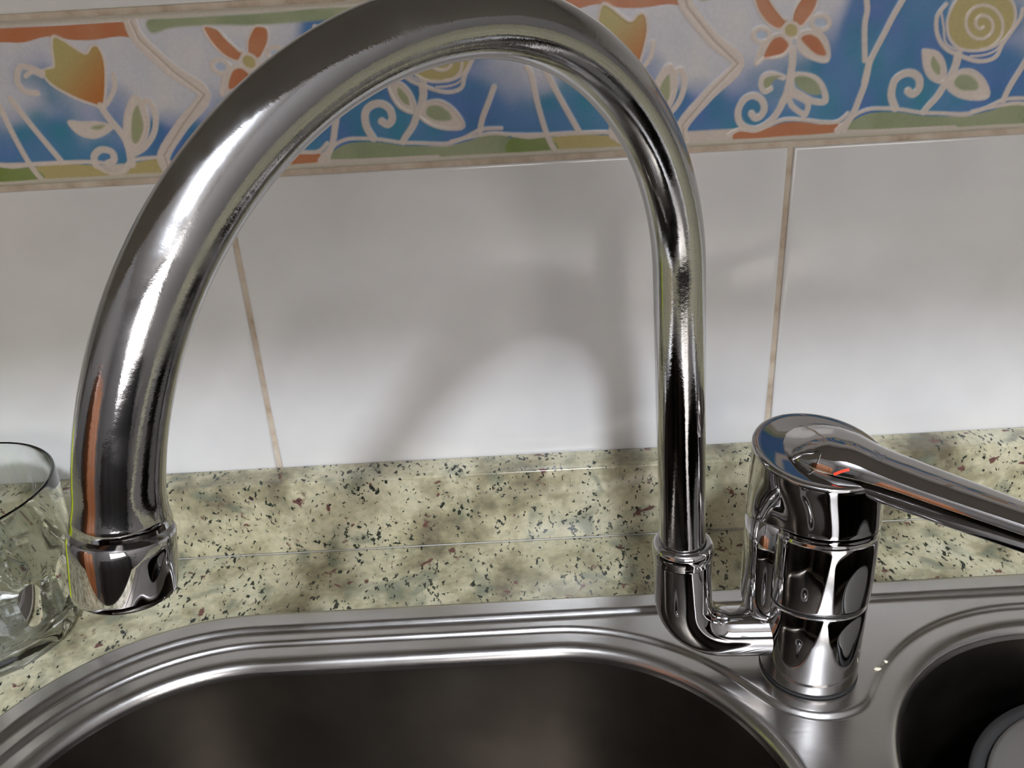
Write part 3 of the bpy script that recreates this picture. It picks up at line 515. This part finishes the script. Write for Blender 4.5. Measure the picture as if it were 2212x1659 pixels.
def build_sink():
    root = empty('kitchen_sink', ((SINK[0]+SINK[1])/2, (SINK[2]+SINK[3])/2, 0))
    tag(root, 'satin stainless steel double bowl sink set into the granite worktop', 'sink')
    bm = bmesh.new()
    def strip(loops):
        vs0 = None
        for pts, z in loops:
            vs = [bm.verts.new((p[0], p[1], z)) for p in pts]
            if vs0 is not None:
                for i in range(len(vs)):
                    k = (i+1) % len(vs)
                    try: bm.faces.new((vs0[i], vs0[k], vs[k], vs[i]))
                    except ValueError: pass
            vs0 = vs
            if z is loops[0][1] and pts is loops[0][0]: first = vs
        return first, vs0
    def edges_of(vs):
        out = []
        for i in range(len(vs)):
            e = bm.edges.get((vs[i], vs[(i+1) % len(vs)])) or bm.edges.new((vs[i], vs[(i+1) % len(vs)])); out.append(e)
        return out
    R = lambda off: rrect(*SINK, n=40, off=off)
    prof = [(0, 0.0003), (0, 0.0015), (-0.0003, 0.0021), (-0.0008, 0.0025), (-0.0016, 0.0026), (-0.0025, 0.0026), (-0.0092, 0.0026), (-0.0098, 0.0026), (-0.0105, 0.0024), (-0.0113, 0.0019), (-0.0123, 0.0011),
            (-0.0133, 0.0003), (-0.0148, 0.0000), (-0.0154, 0.0000)]
    _, fl = strip([(R(o), z) for o, z in prof])
    Q = recess_outline()
    prof = [(0.0008, 0.0), (0, 0.0), (-0.0007, -0.0002), (-0.0015, -0.0009), (-0.0023, -0.0017), (-0.0030, ZR), (-0.0038, ZR)]
    q0, q1 = strip([(offset_loop(Q, o), z) for o, z in prof])
    bmesh.ops.triangle_fill(bm, edges=edges_of(fl)+edges_of(q0), use_beauty=True)
    rims = []
    BP = [(0.0065, ZR), (0.0055, ZR), (0.0045, ZR-0.0001), (0.0030, ZR-0.0006), (0.0018, ZR-0.0013), (0.0008, ZR-0.0022), (0.0, ZR-0.0034), (-0.0006, ZR-0.0050), (-0.0010, ZR-0.0072)]
    for B in (LB, RB):
        loops = [(rrect(*B, n=40, off=o), z) for o, z in BP]
        a, b = strip(loops); rims.append(a)
    bmesh.ops.triangle_fill(bm, edges=edges_of(q1)+edges_of(rims[0])+edges_of(rims[1]), use_beauty=True)
    top = from_bm('rim', bm, M['steel'], root, smooth=True)
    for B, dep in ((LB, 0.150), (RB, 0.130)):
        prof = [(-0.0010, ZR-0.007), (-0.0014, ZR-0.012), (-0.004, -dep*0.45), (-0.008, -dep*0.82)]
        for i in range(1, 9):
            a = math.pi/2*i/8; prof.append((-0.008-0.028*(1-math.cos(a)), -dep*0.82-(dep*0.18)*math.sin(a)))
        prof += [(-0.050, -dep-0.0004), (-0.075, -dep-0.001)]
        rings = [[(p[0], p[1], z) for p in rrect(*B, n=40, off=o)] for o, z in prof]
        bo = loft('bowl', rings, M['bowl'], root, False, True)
    # drain of the left bowl (thing > part > sub-part would need the bowl as parent)
    lathe('drain_strainer', [(0.040, 0.0002), (0.041, 0.0015), (0.036, 0.0018), (0.030, 0.0005), (0.012, 0.0004), (0.010, 0.004), (0.0, 0.005)], M['chrome'], root,
          ((LB[0]+LB[1])/2, (LB[2]+LB[3])/2, -0.1509), 48)
    return root
build_sink()

# ---------------------------------------------------------------- mixer tap
AX = Vector((0.1257, -0.127, 0.0))
def build_tap():
    root = empty('kitchen_mixer_tap', (AX.x, AX.y, 0.0))
    tag(root, 'chrome single lever mixer tap with tall swan neck spout behind the sink bowls', 'tap')
    ch, film = M['chrome'], M['film']
    c = (AX.x, AX.y, 0)
    Z1, Z2 = 0.0410, 0.0800       # seams
    TL = -0.20
    lathe('base_gasket', [(0.0210, 0.0001), (0.02165, 0.0003), (0.0212, 0.0009)], M['dark'], root, c, 96, 0, True, True)
    tl = lambda z: TL*min(1, max(0, (z-0.006)/0.025))
    base = lathe('base_body', [(0.0208, 0.0012), (0.0213, 0.0016), (0.0214, 0.003), (0.0213, 0.012), (0.0212, 0.025), (0.0212, Z1-0.0016), (0.0208, Z1-0.0008), (0.0200, Z1-0.0006)],
                 ch, root, c, 128, tl, True, True); sharp(base, 60)
    lathe('lower_seam', [(0.0203, Z1-0.001), (0.0203, Z1+0.001)], M['dark'], root, c, 96, TL)
    mid = lathe('middle_body', [(0.0200, Z1+0.0002), (0.0206, Z1+0.0003), (0.0214, Z1+0.0012), (0.0217, Z1+0.0026), (0.0218, 0.055), (0.0218, Z2-0.0045), (0.0213, Z2-0.0032),
                                (0.0209, Z2-0.0022), (0.0213, Z2-0.0012), (0.0212, Z2-0.0004), (0.0200, Z2-0.0002)], ch, root, c, 128, TL, True, True); sharp(mid, 60)
    # side column that carries the swivel arm of the spout
    sc = (0.1085, -0.1175, 0)
    lathe('side_column', [(0.006, 0.0245), (0.0095, 0.0262), (0.0120, 0.0290), (0.0132, 0.033), (0.0135, 0.038), (0.0135, 0.060), (0.0135, 0.0828)], ch, root, sc, 72, 0, True, True)
    # cap: union outline at the seam, tilted ellipse at the top
    EC, EA, EB, ETH = (0.1201, -0.1249), 0.0264, 0.0225, 2.575
    def rad_union(a, k=0.008):
        lo, hi = 0.0, 0.06
        for _ in range(40):
            m = (lo+hi)/2; x, y = AX.x+m*math.cos(a), AX.y+m*math.sin(a)
            d1 = math.hypot(x-AX.x, y-AX.y)-0.0214; d2 = math.hypot(x-sc[0], y-sc[1])-0.0138
            if smin_h(d1, d2, k) < 0: lo = m
            else: hi = m
        return lo
    def rad_ell(a, s=1.0):
        # distance from the tap axis to the ellipse outline along direction a
        ct, st = math.cos(ETH), math.sin(ETH); lo, hi = 0.0, 0.08
        for _ in range(40):
            m = (lo+hi)/2; x, y = AX.x+m*math.cos(a)-EC[0], AX.y+m*math.sin(a)-EC[1]
            u, v = x*ct+y*st, -x*st+y*ct
            if (u/(EA*s))**2+(v/(EB*s))**2 < 1: lo = m
            else: hi = m
        return lo
    GX_, GY_, ZTOP = 0.008, 0.20, 0.1132
    plane = lambda x, y: ZTOP+GX_*(x-AX.x)+GY_*(y-AX.y)
    n = 144; rings = []
    angs = [2*math.pi*j/n for j in range(n)]
    ru = [rad_union(a) for a in angs]; re = [rad_ell(a) for a in angs]
    def ring(t, ins, dz=0.0):
        r_ = []
        for a, u, e in zip(angs, ru, re):
            s = t*t*(3-2*t); rr = u*(1-s)+e*s-ins; x, y = AX.x+rr*math.cos(a), AX.y+rr*math.sin(a)
            zb = Z2+0.0002+TL*(y-AX.y); zt = plane(x, y); r_.append((x, y, zb*(1-t)+zt*t+dz))
        return r_
    rings.append(ring(0, 0.002)); rings.append(ring(0, 0.0006)); rings.append(ring(0.01, 0.0001))
    for t in (0.03, 0.1, 0.2, 0.3, 0.4, 0.5, 0.6, 0.7, 0.8, 0.88): rings.append(ring(t, 0))
    rings += [ring(0.93, -0.0001), ring(1, -0.0002, -0.0010), ring(1, 0.0001, -0.0004), ring(1, 0.0006, -0.0001), ring(1, 0.0012, 0.0), ring(1, 0.0030, -0.0001), ring(1, 0.008, -0.0006), ring(1, 0.016, -0.0009)]
    cap = loft('lever_cap', rings, ch, root, True, True); sharp(cap, 50)
    # lever, growing out of the cap top
    az = math.radians(-40.5); d2 = Vector((math.cos(az), math.sin(az), 0)); l2 = Vector((-math.sin(az), math.cos(az), 0))
    dv = Vector((d2.x, d2.y, GX_*d2.x+GY_*d2.y)).normalized(); lv = Vector((l2.x, l2.y, GX_*l2.x+GY_*l2.y)).normalized(); nv = dv.cross(lv)
    O = Vector((AX.x, AX.y, ZTOP-0.0006))
    # s, half width, height over the plane, depth below, lateral shift
    ST = [(-0.0205, 0.0010, 0.0001, 0.0002), (-0.0195, 0.0056, 0.0006, 0.0004), (-0.0170, 0.0100, 0.0020, 0.0006), (-0.014, 0.0128, 0.0040, 0.0008), (-0.009, 0.0150, 0.0070, 0.001), (-0.003, 0.0162, 0.0090, 0.001),
          (0.005, 0.0160, 0.0096, 0.0015), (0.014, 0.0134, 0.0086, 0.0045), (0.022, 0.0124, 0.0080, 0.0065), (0.032, 0.0117, 0.0075, 0.0068), (0.045, 0.0111, 0.0073, 0.0066),
          (0.060, 0.0104, 0.0072, 0.0062), (0.080, 0.0094, 0.0070, 0.0058), (0.100, 0.0090, 0.0062, 0.0050), (0.116, 0.0078, 0.0044, 0.0036), (0.1225, 0.0066, 0.0036, 0.003), (0.1255, 0.0045, 0.0026, 0.002), (0.127, 0.0015, 0.001, 0.0008)]
    S = np.array(ST); ss = np.unique(np.concatenate([np.linspace(-0.0205, -0.014, 14), np.linspace(-0.014, 0.116, 60), np.linspace(0.116, 0.127, 14)]))
    def at(s):
        return [float(np.interp(s, S[:, 0], S[:, k])) for k in (1, 2, 3)]
    rise = lambda s: 0.043*max(0.0, s-0.012)**2/(max(0.0, s-0.012)+0.008)
    def lever_pt(s, th, lift=0.0):
        """th 0 = near edge (towards the viewer), pi = far edge, over the top"""
        wd, h, t = at(s); e = float(np.interp(s, [-0.02, 0.008, 0.030], [1.5, 1.35, 1.0]))
        v = -wd*(math.cos(th)+0.28*math.sin(th)**2); z = (h+lift)*(math.sin(th)**e); bow = 0.0
        return O + dv*s + lv*v + nv*(z+rise(s))
    rings = []
    for s in ss:
        wd, h, t = at(s); r_ = []
        for i in range(33): r_.append(tuple(lever_pt(s, math.pi*i/32)))
        for (fv, fz) in ((1.0, -0.12), (0.985, -0.4), (0.94, -0.75), (0.86, -0.95), (0.72, -1.0), (0.4, -1.0), (0, -1.0), (-0.4, -1.0), (-0.72, -1.0), (-0.86, -0.95), (-0.94, -0.75), (-0.985, -0.4), (-1.0, -0.12)):
            r_.append(tuple(O+dv*s+lv*(wd*fv)+nv*(t*fz+rise(s))))
        rings.append(r_)
    lev = loft('lever', rings, ch, root, True, True); sharp(lev, 50)
    # red temperature mark and etched emblem lie on the lever
    def ribbon(name, pts, wdt, mat, parent):
        V, F = [], []
        for i, (s, th) in enumerate(pts):
            p = lever_pt(s, th); a = lever_pt(pts[max(0, i-1)][0], pts[max(0, i-1)][1]); b = lever_pt(pts[min(len(pts)-1, i+1)][0], pts[min(len(pts)-1, i+1)][1])
            t = (b-a).normalized(); nn = (lever_pt(s+0.001, th)-lever_pt(s-0.001, th)).cross(lever_pt(s, th+0.03)-lever_pt(s, th-0.03)).normalized()
            if nn.z < 0: nn = -nn
            q = t.cross(nn).normalized()*wdt*0.5
            V += [tuple(p+q-nn*0.0002), tuple(p+q+nn*0.00018), tuple(p-q+nn*0.00018), tuple(p-q-nn*0.0002)]
        for i in range(len(pts)-1):
            for j in range(4): F.append((i*4+j, i*4+(j+1) % 4, i*4+4+(j+1) % 4, i*4+4+j))
        F += [(3, 2, 1, 0), tuple(range(len(V)-4, len(V)))]
        V = [tuple(Vector(v)) for v in V]
        o = link_mesh(name, V, F, mat, None, False); o.parent = parent
        o.matrix_parent_inverse = Matrix.Translation(-Vector(root.location)); return o
    S0, T0, S1, T1 = 0.0055, 0.4200, 0.0100, 0.7800
    mk = ribbon('temperature_mark', [(S0+(S1-S0)*i/8, T0+(T1-T0)*i/8+0.03*math.sin(math.pi*i/8)) for i in range(9)], 0.0011, M['red'], lev)
    mk['label'] = 'small red temperature mark'
    ES, ET = 0.0165, 1.7200
    V, F = [], []
    for k in range(4):
        pts = [(ES-0.0024+0.0048*i/12, ET+(k-1.5)*0.105+0.045*math.sin(2*math.pi*i/12+0.4)) for i in range(13)]
        b0 = len(V)
        for i, (s, th) in enumerate(pts):
            p = lever_pt(s, th); nn = (lever_pt(s+0.001, th)-lever_pt(s-0.001, th)).cross(lever_pt(s, th+0.03)-lever_pt(s, th-0.03)).normalized()
            if nn.z < 0: nn = -nn
            q = dv.cross(nn).normalized()*0.00022
            V += [tuple(p+q+nn*0.00002), tuple(p+q+nn*0.0001), tuple(p-q+nn*0.0001), tuple(p-q+nn*0.00002)]
        for i in range(12):
            for j in range(4): F.append((b0+i*4+j, b0+i*4+(j+1) % 4, b0+i*4+4+(j+1) % 4, b0+i*4+4+j))
    em = link_mesh('emblem', V, F, M['etch'], None, False); em.parent = lev; em.matrix_parent_inverse = Matrix.Translation(-Vector(root.location)); em['label'] = 'grey etched emblem of wavy lines'
    # swan neck
    x0, y0, z0, th, R1, R2, L_, ph, tx, ty, rr = (0.06759, -0.12200, 0.19126, 3.88488, 0.09211, 0.11930, 0.03000, 1.77685, -0.03936, 0.01479, 0.00979)
    pts = []
    for z in np.linspace(0.062, z0, 24, endpoint=False): pts.append((0, z))
    for t in np.linspace(0, math.pi/2, 48, endpoint=False): pts.append((R1*(1-math.cos(t)), z0+R1*math.sin(t)))
    phe = 1.30
    for t in np.linspace(0, phe, 42): pts.append((R1+R2*math.sin(t), z0+R1-R2*(1-math.cos(t))))
    s_, z_ = pts[-1]
    P3 = lambda s, z: Vector((x0+s*math.cos(th)+tx*(z-.05), y0+s*math.sin(th)+ty*(z-.05), z))
    P = [P3(s, z) for s, z in pts]
    T = (P[-1]-P[-2]).normalized(); T = (T*0.75+Vector((0, 0, -1))*0.25).normalized()
    E = P[-1]
    Pn = P + [E+T*0.0025, E+T*0.005, E+T*0.0075, E+T*0.0100]
    rad = [rr]*len(P) + [rr, rr, rr, rr]
    m_ = len(rad)-4
    rad[m_] = rr; rad[m_+1] = rr*1.02; rad[m_+2] = rr*1.06; rad[m_+3] = rr*1.12
    sp = tube('spout_pipe', Pn, rad, film, root, 96)
    A = Pn[-1]
    # aerator around the end: bead, thin dark gap, sleeve
    def axial(name, prof, mat, parent, cap=True):
        u = T.orthogonal().normalized(); v = T.cross(u); rings = []
        for r, z in prof:
            q = A+T*z; rings.append([tuple(q+r*(math.cos(2*math.pi*j/96)*u+math.sin(2*math.pi*j/96)*v)) for j in range(96)])
        return loft(name, rings, mat, parent, cap, cap)
    axial('spout_bead', [(0.0100, -0.0012), (0.0112, -0.0010), (0.0119, -0.0003), (0.0122, 0.0006), (0.0120, 0.0014), (0.0114, 0.0018), (0.0100, 0.0018)], film, sp)
    aer = axial('aerator', [(0.0100, 0.0015), (0.0112, 0.0016), (0.0116, 0.0024), (0.0117, 0.0060), (0.0117, 0.0150), (0.0115, 0.0165), (0.0108, 0.0172), (0.0094, 0.0172), (0.0090, 0.0160), (0.0088, 0.0140)], ch, root); sharp(aer, 50)
    axial('aerator_gap', [(0.01145, 0.0017), (0.01155, 0.0020), (0.01145, 0.0022)], M['dark'], aer)
    axial('aerator_mesh', [(0.0087, 0.0139), (0.0087, 0.0165)], M['dark'], aer)
    # elbow and swivel arm
    bx, by = P3(0, 0.05).x, P3(0, 0.05).y
    path = []
    C0 = P3(0, 0.0630); zz = np.linspace(0.0630, 0.0400, 12)
    for z in zz: path.append(P3(0, z))
    Rb = 0.0205; p0 = P3(0, 0.0400); end = Vector((0.1230, -0.1240, 0.0190)); hd = Vector((end.x-p0.x, end.y-p0.y, 0)).normalized()
    for i in range(1, 17):
        a = math.pi/2*i/16; path.append(p0 + hd*(Rb*(1-math.cos(a))) + Vector((0, 0, -Rb*math.sin(a))))
    pe = path[-1]
    for i in range(1, 9): path.append(pe.lerp(Vector((end.x, end.y, pe.z-0.0004)), i/8))
    rads = [0.0126]*12 + [0.0126-0.0010*i/16 for i in range(1, 17)] + [0.0116]*8
    el = tube('spout_elbow', path, rads, ch, root, 72)
    # collar: bead on top of the elbow
    cc = P3(0, 0.0630)
    lathe('collar', [(0.0098, 0.0068), (0.0104, 0.0072), (0.0114, 0.0070), (0.0124, 0.0062), (0.0131, 0.0048), (0.0133, 0.0030), (0.0131, 0.0012), (0.0126, 0.0), (0.0127, -0.0012), (0.0124, -0.0022), (0.0118, -0.0026)],
          ch, root, (cc.x, cc.y, cc.z), 72, 0)
    # joint face where the arm enters the body
    return root
build_tap()

# ---------------------------------------------------------------- glass tumbler
def build_glass():
    cx, cy = -0.2775, -0.0745
    root = empty('glass_tumbler', (cx, cy, 0.0002))
    tag(root, 'clear glass tumbler with fluted lower sides at left end of worktop', 'glass')
    def rf(r, z, a):
        f = min(1, max(0, (0.052-z)/0.012))*min(1, max(0, (z+0.001)/0.004)); f = f*f*(3-2*f)
        nf = 12; m = (a+0.25) % (2*math.pi/nf)-math.pi/nf
        return r*(1-f*(1-0.985*math.cos(math.pi/nf)/math.cos(m)*1.0)) if f > 0 else r
    outer = [(0.0, 0.0030), (0.030, 0.0026), (0.0350, 0.0006), (0.0372, 0.0), (0.0395, 0.0006), (0.0418, 0.0030), (0.0432, 0.0065), (0.0436, 0.010), (0.0442, 0.018), (0.0450, 0.028), (0.0458, 0.038), (0.0464, 0.044), (0.0470, 0.050), (0.0480, 0.056), (0.0486, 0.064), (0.0489, 0.075), (0.0490, 0.0835)]
    rimp = [(0.0488, 0.0850), (0.0481, 0.0857), (0.0473, 0.0852), (0.0471, 0.0838)]
    inner = [(0.0470, 0.075), (0.0467, 0.062), (0.0455, 0.050), (0.0438, 0.036), (0.0425, 0.022), (0.0415, 0.015), (0.039, 0.0112), (0.034, 0.0096), (0.018, 0.0090), (0.0, 0.0089)]
    n = 160; rings = []
    for k, (r, z) in enumerate(outer+rimp+inner):
        isout = k < len(outer)
        rings.append([(cx+(rf(r, z, 2*math.pi*j/n) if isout else r)*math.cos(2*math.pi*j/n), cy+(rf(r, z, 2*math.pi*j/n) if isout else r)*math.sin(2*math.pi*j/n), 0.0002+z) for j in range(n)])
    # collapse the axis rings to single vertices
    V = []; F = []; c0 = 0; V.append((cx, cy, 0.0002+0.0030)); rr = rings[1:-1]
    for r in rr: V += r
    V.append((cx, cy, 0.0002+0.0089)); last = len(V)-1
    for j in range(n):
        k = (j+1) % n; F.append((0, 1+k, 1+j)); b = 1+(len(rr)-1)*n; F.append((last, b+j, b+k))
    for i in range(len(rr)-1):
        for j in range(n):
            k = (j+1) % n; F.append((1+i*n+j, 1+i*n+k, 1+(i+1)*n+k, 1+(i+1)*n+j))
    g = link_mesh('glass_body', V, F, M['glass'], root); sharp(g, 28)
build_glass()

# ---------------------------------------------------------------- squeeze bottle left of the glass, seen as a streak in the chrome
def build_bottle():
    c = (-0.375, -0.105, 0.0); root = empty('soap_bottle', (c[0], c[1], 0.0002))
    tag(root, 'lime green soap bottle on the worktop left of the glass tumbler', 'bottle')
    lathe('bottle_body', [(0.0, 0.0004), (0.0260, 0.0003), (0.0290, 0.0020), (0.0300, 0.006), (0.0300, 0.110), (0.0280, 0.124), (0.0220, 0.136), (0.0130, 0.143), (0.0125, 0.150), (0.0, 0.150)], M['lime'], root, c, 64)
    lathe('bottle_cap', [(0.0, 0.1501), (0.0140, 0.1501), (0.0143, 0.153), (0.0135, 0.168), (0.0080, 0.172), (0.0070, 0.182), (0.0, 0.184)], M['white'], root, c, 48)
build_bottle()

# ---------------------------------------------------------------- pot in the right bowl
def build_pot():
    c = (0.2533, -0.1966, 0.0); root = empty('cooking_pot', (c[0], c[1], -0.129))
    tag(root, 'dark rimmed pot with flat grey lid standing in the right sink bowl', 'pot')
    p = lathe('pot_body', [(0.0, -0.1300), (0.055, -0.1300), (0.060, -0.1275), (0.0625, -0.120), (0.066, -0.060), (0.068, -0.040), (0.0735, -0.036), (0.0742, -0.0345), (0.0735, -0.033), (0.068, -0.0335), (0.0655, -0.036), (0.0640, -0.060), (0.061, -0.119), (0.0, -0.122)], M['potdark'], root, c, 96)
    lathe('lid', [(0.0, -0.0290), (0.020, -0.0292), (0.050, -0.0300), (0.0650, -0.0312), (0.0668, -0.0318), (0.0672, -0.0326), (0.0660, -0.0332), (0.0, -0.0320)], M['potgrey'], root, c, 96)
build_pot()

# crumbs on the steel beside the tap
def crumb(x, y, z, sx, sy, label, seed):
    rnd = random.Random(seed); bm = bmesh.new(); bmesh.ops.create_icosphere(bm, subdivisions=2, radius=1)
    for v in bm.verts:
        k = 1+rnd.uniform(-.25, .25); v.co = Vector((x+v.co.x*sx*k, y+v.co.y*sy*k, z+v.co.z*0.0005*k))
    o = from_bm('food_crumb', bm, M['crumb'], None, True); tag(o, label, 'crumb', 'crumbs beside the tap')
crumb(0.1557, -0.1322, 0.0003, 0.0016, 0.0010, 'larger pale crumb stuck on the steel right of the tap', 3)
crumb(0.1612, -0.1280, 0.0003, 0.0009, 0.0009, 'smaller pale crumb behind the larger one, right of the tap', 5)

# ---------------------------------------------------------------- cabinets and lamp outside the frame; some pieces added only for fill and reflections
def build_upper_cabinet():
    z0, z1, y1 = 0.428, 1.20, -0.330
    root = empty('wall_cabinet', (0, y1/2, z0)); tag(root, 'wide laminate wall cabinet hanging over the worktop', 'cabinet')
    bm = bmesh.new(); box_bm(bm, -1.3, 1.2, y1+0.018, -0.001, z0, z1); from_bm('carcass', bm, M['cabwhite'], root)
    for k in range(5):
        a = -1.3+0.5*k; d = box('door', a+0.002, a+0.498, y1, y1+0.018, z0, z1, M['cabin'], root, 0.0015, 2)
        h = box('handle', a+0.44, a+0.452, y1-0.022, y1, z0+0.04, z0+0.16, M['handle'], root, 0.003, 2)
        h.parent = d; h.matrix_parent_inverse = Matrix.Identity(4)
build_upper_cabinet()
def build_base_cabinet():
    root = empty('base_cabinet', (0, -0.3, ZF)); tag(root, 'laminate base cabinet carrying the granite worktop', 'cabinet')
    for x in (-1.49, 1.372): box('side_panel', x, x+0.018, -0.58, -0.002, ZF+0.0005, -0.0305, M['cabin'], root)
    box('plinth', -1.47, 1.37, -0.53, -0.51, ZF+0.0005, ZF+0.12, M['cabin'], root)
    for k in range(5):
        a = -1.47+0.568*k; d = box('door', a+0.002, a+0.566, -0.60, -0.582, ZF+0.12, -0.033, M['cabin'], root, 0.0015, 2)
        h = box('handle', a+0.45, a+0.53, -0.622, -0.6, -0.09, -0.078, M['handle'], root, 0.003, 2); h.parent = d; h.matrix_parent_inverse = Matrix.Identity(4)
build_base_cabinet()
def tall_cabinet(name, x0, x1, y0, y1, h, mat, label, facing):
    root = empty(name, ((x0+x1)/2, (y0+y1)/2, ZF+0.0005)); tag(root, label, 'cabinet')
    box('carcass', x0, x1, y0, y1, ZF+0.0005, ZF+h, mat, root, 0.003, 2)
    return root
r_ = tall_cabinet('reflection_cupboard', XL+0.01, XL+0.55, -1.45, -0.85, 1.45, M['wood'], 'orange-brown wooden cupboard by the left wall, unseen, added for its reflection', 'x')  # unseen, added so the spout reflects an orange patch
for k in range(2): box('door', XL+0.5505, XL+0.568, -1.445+0.3*k, -1.155+0.3*k, ZF+0.05, ZF+1.43, M['wood'], r_, 0.003, 2)
r_ = tall_cabinet('sideboard', -0.95, 1.35, YF+0.01, YF+0.42, 1.15, simple('dark_veneer', (0.035, 0.026, 0.022), 0.35), 'long dark sideboard opposite the sink, unseen, added for its dark reflection', 'y')  # unseen, added to give the chrome something dark to reflect
for k in range(4): box('door', -0.94+0.571*k, -0.94+0.571*k+0.565, YF+0.4205, YF+0.438, ZF+0.05, ZF+1.10, M['potdark'], r_, 0.003, 2)

def ceiling_lamp(pos, mat, R, label):
    root = empty('ceiling_lamp', tuple(pos)); tag(root, label, 'lamp')
    prof = [(R*math.sin(math.pi*i/24), -R*math.cos(math.pi*i/24)) for i in range(0, 23)]
    lathe('globe', prof, mat, root, tuple(pos), 64)
    top = ZC-pos.z-0.0005
    lathe('rod', [(R*0.28, R*0.955), (R*0.28, R*1.08), (0.008, R*1.1), (0.008, top-0.014), (0.035, top-0.012), (0.035, top), (0.0, top)], M['white'], root, tuple(pos), 48)
ceiling_lamp(LAMP_POS, M['lamp'], 0.075, 'bright small globe lamp hanging over the sink side of the kitchen')
def build_fill_window():  # unseen glowing opening, added as soft fill on the tiled wall
    x0, x1, z0, z1, y = FILL_WIN
    root = empty('fill_window_1', ((x0+x1)/2, y, z0)); root['kind'] = 'structure'
    for a, b, c, d in ((x0-.05, x0, z0-.05, z1+.05), (x1, x1+.05, z0-.05, z1+.05), (x0, x1, z0-.05, z0), (x0, x1, z1, z1+.05), ((x0+x1)/2-.02, (x0+x1)/2+.02, z0, z1)):
        box('fill_window_frame', a, b, y, y+0.03, c, d, M['white'], root)
    box('pane', x0, x1, y+0.001, y+0.008, z0, z1, M['pane_fill'], root)
build_fill_window()
scene.cycles.max_bounces = 12; scene.cycles.diffuse_bounces = 5; scene.cycles.glossy_bounces = 6; scene.cycles.transmission_bounces = 12; scene.cycles.transparent_max_bounces = 8
scene.cycles.sample_clamp_indirect = 6.0
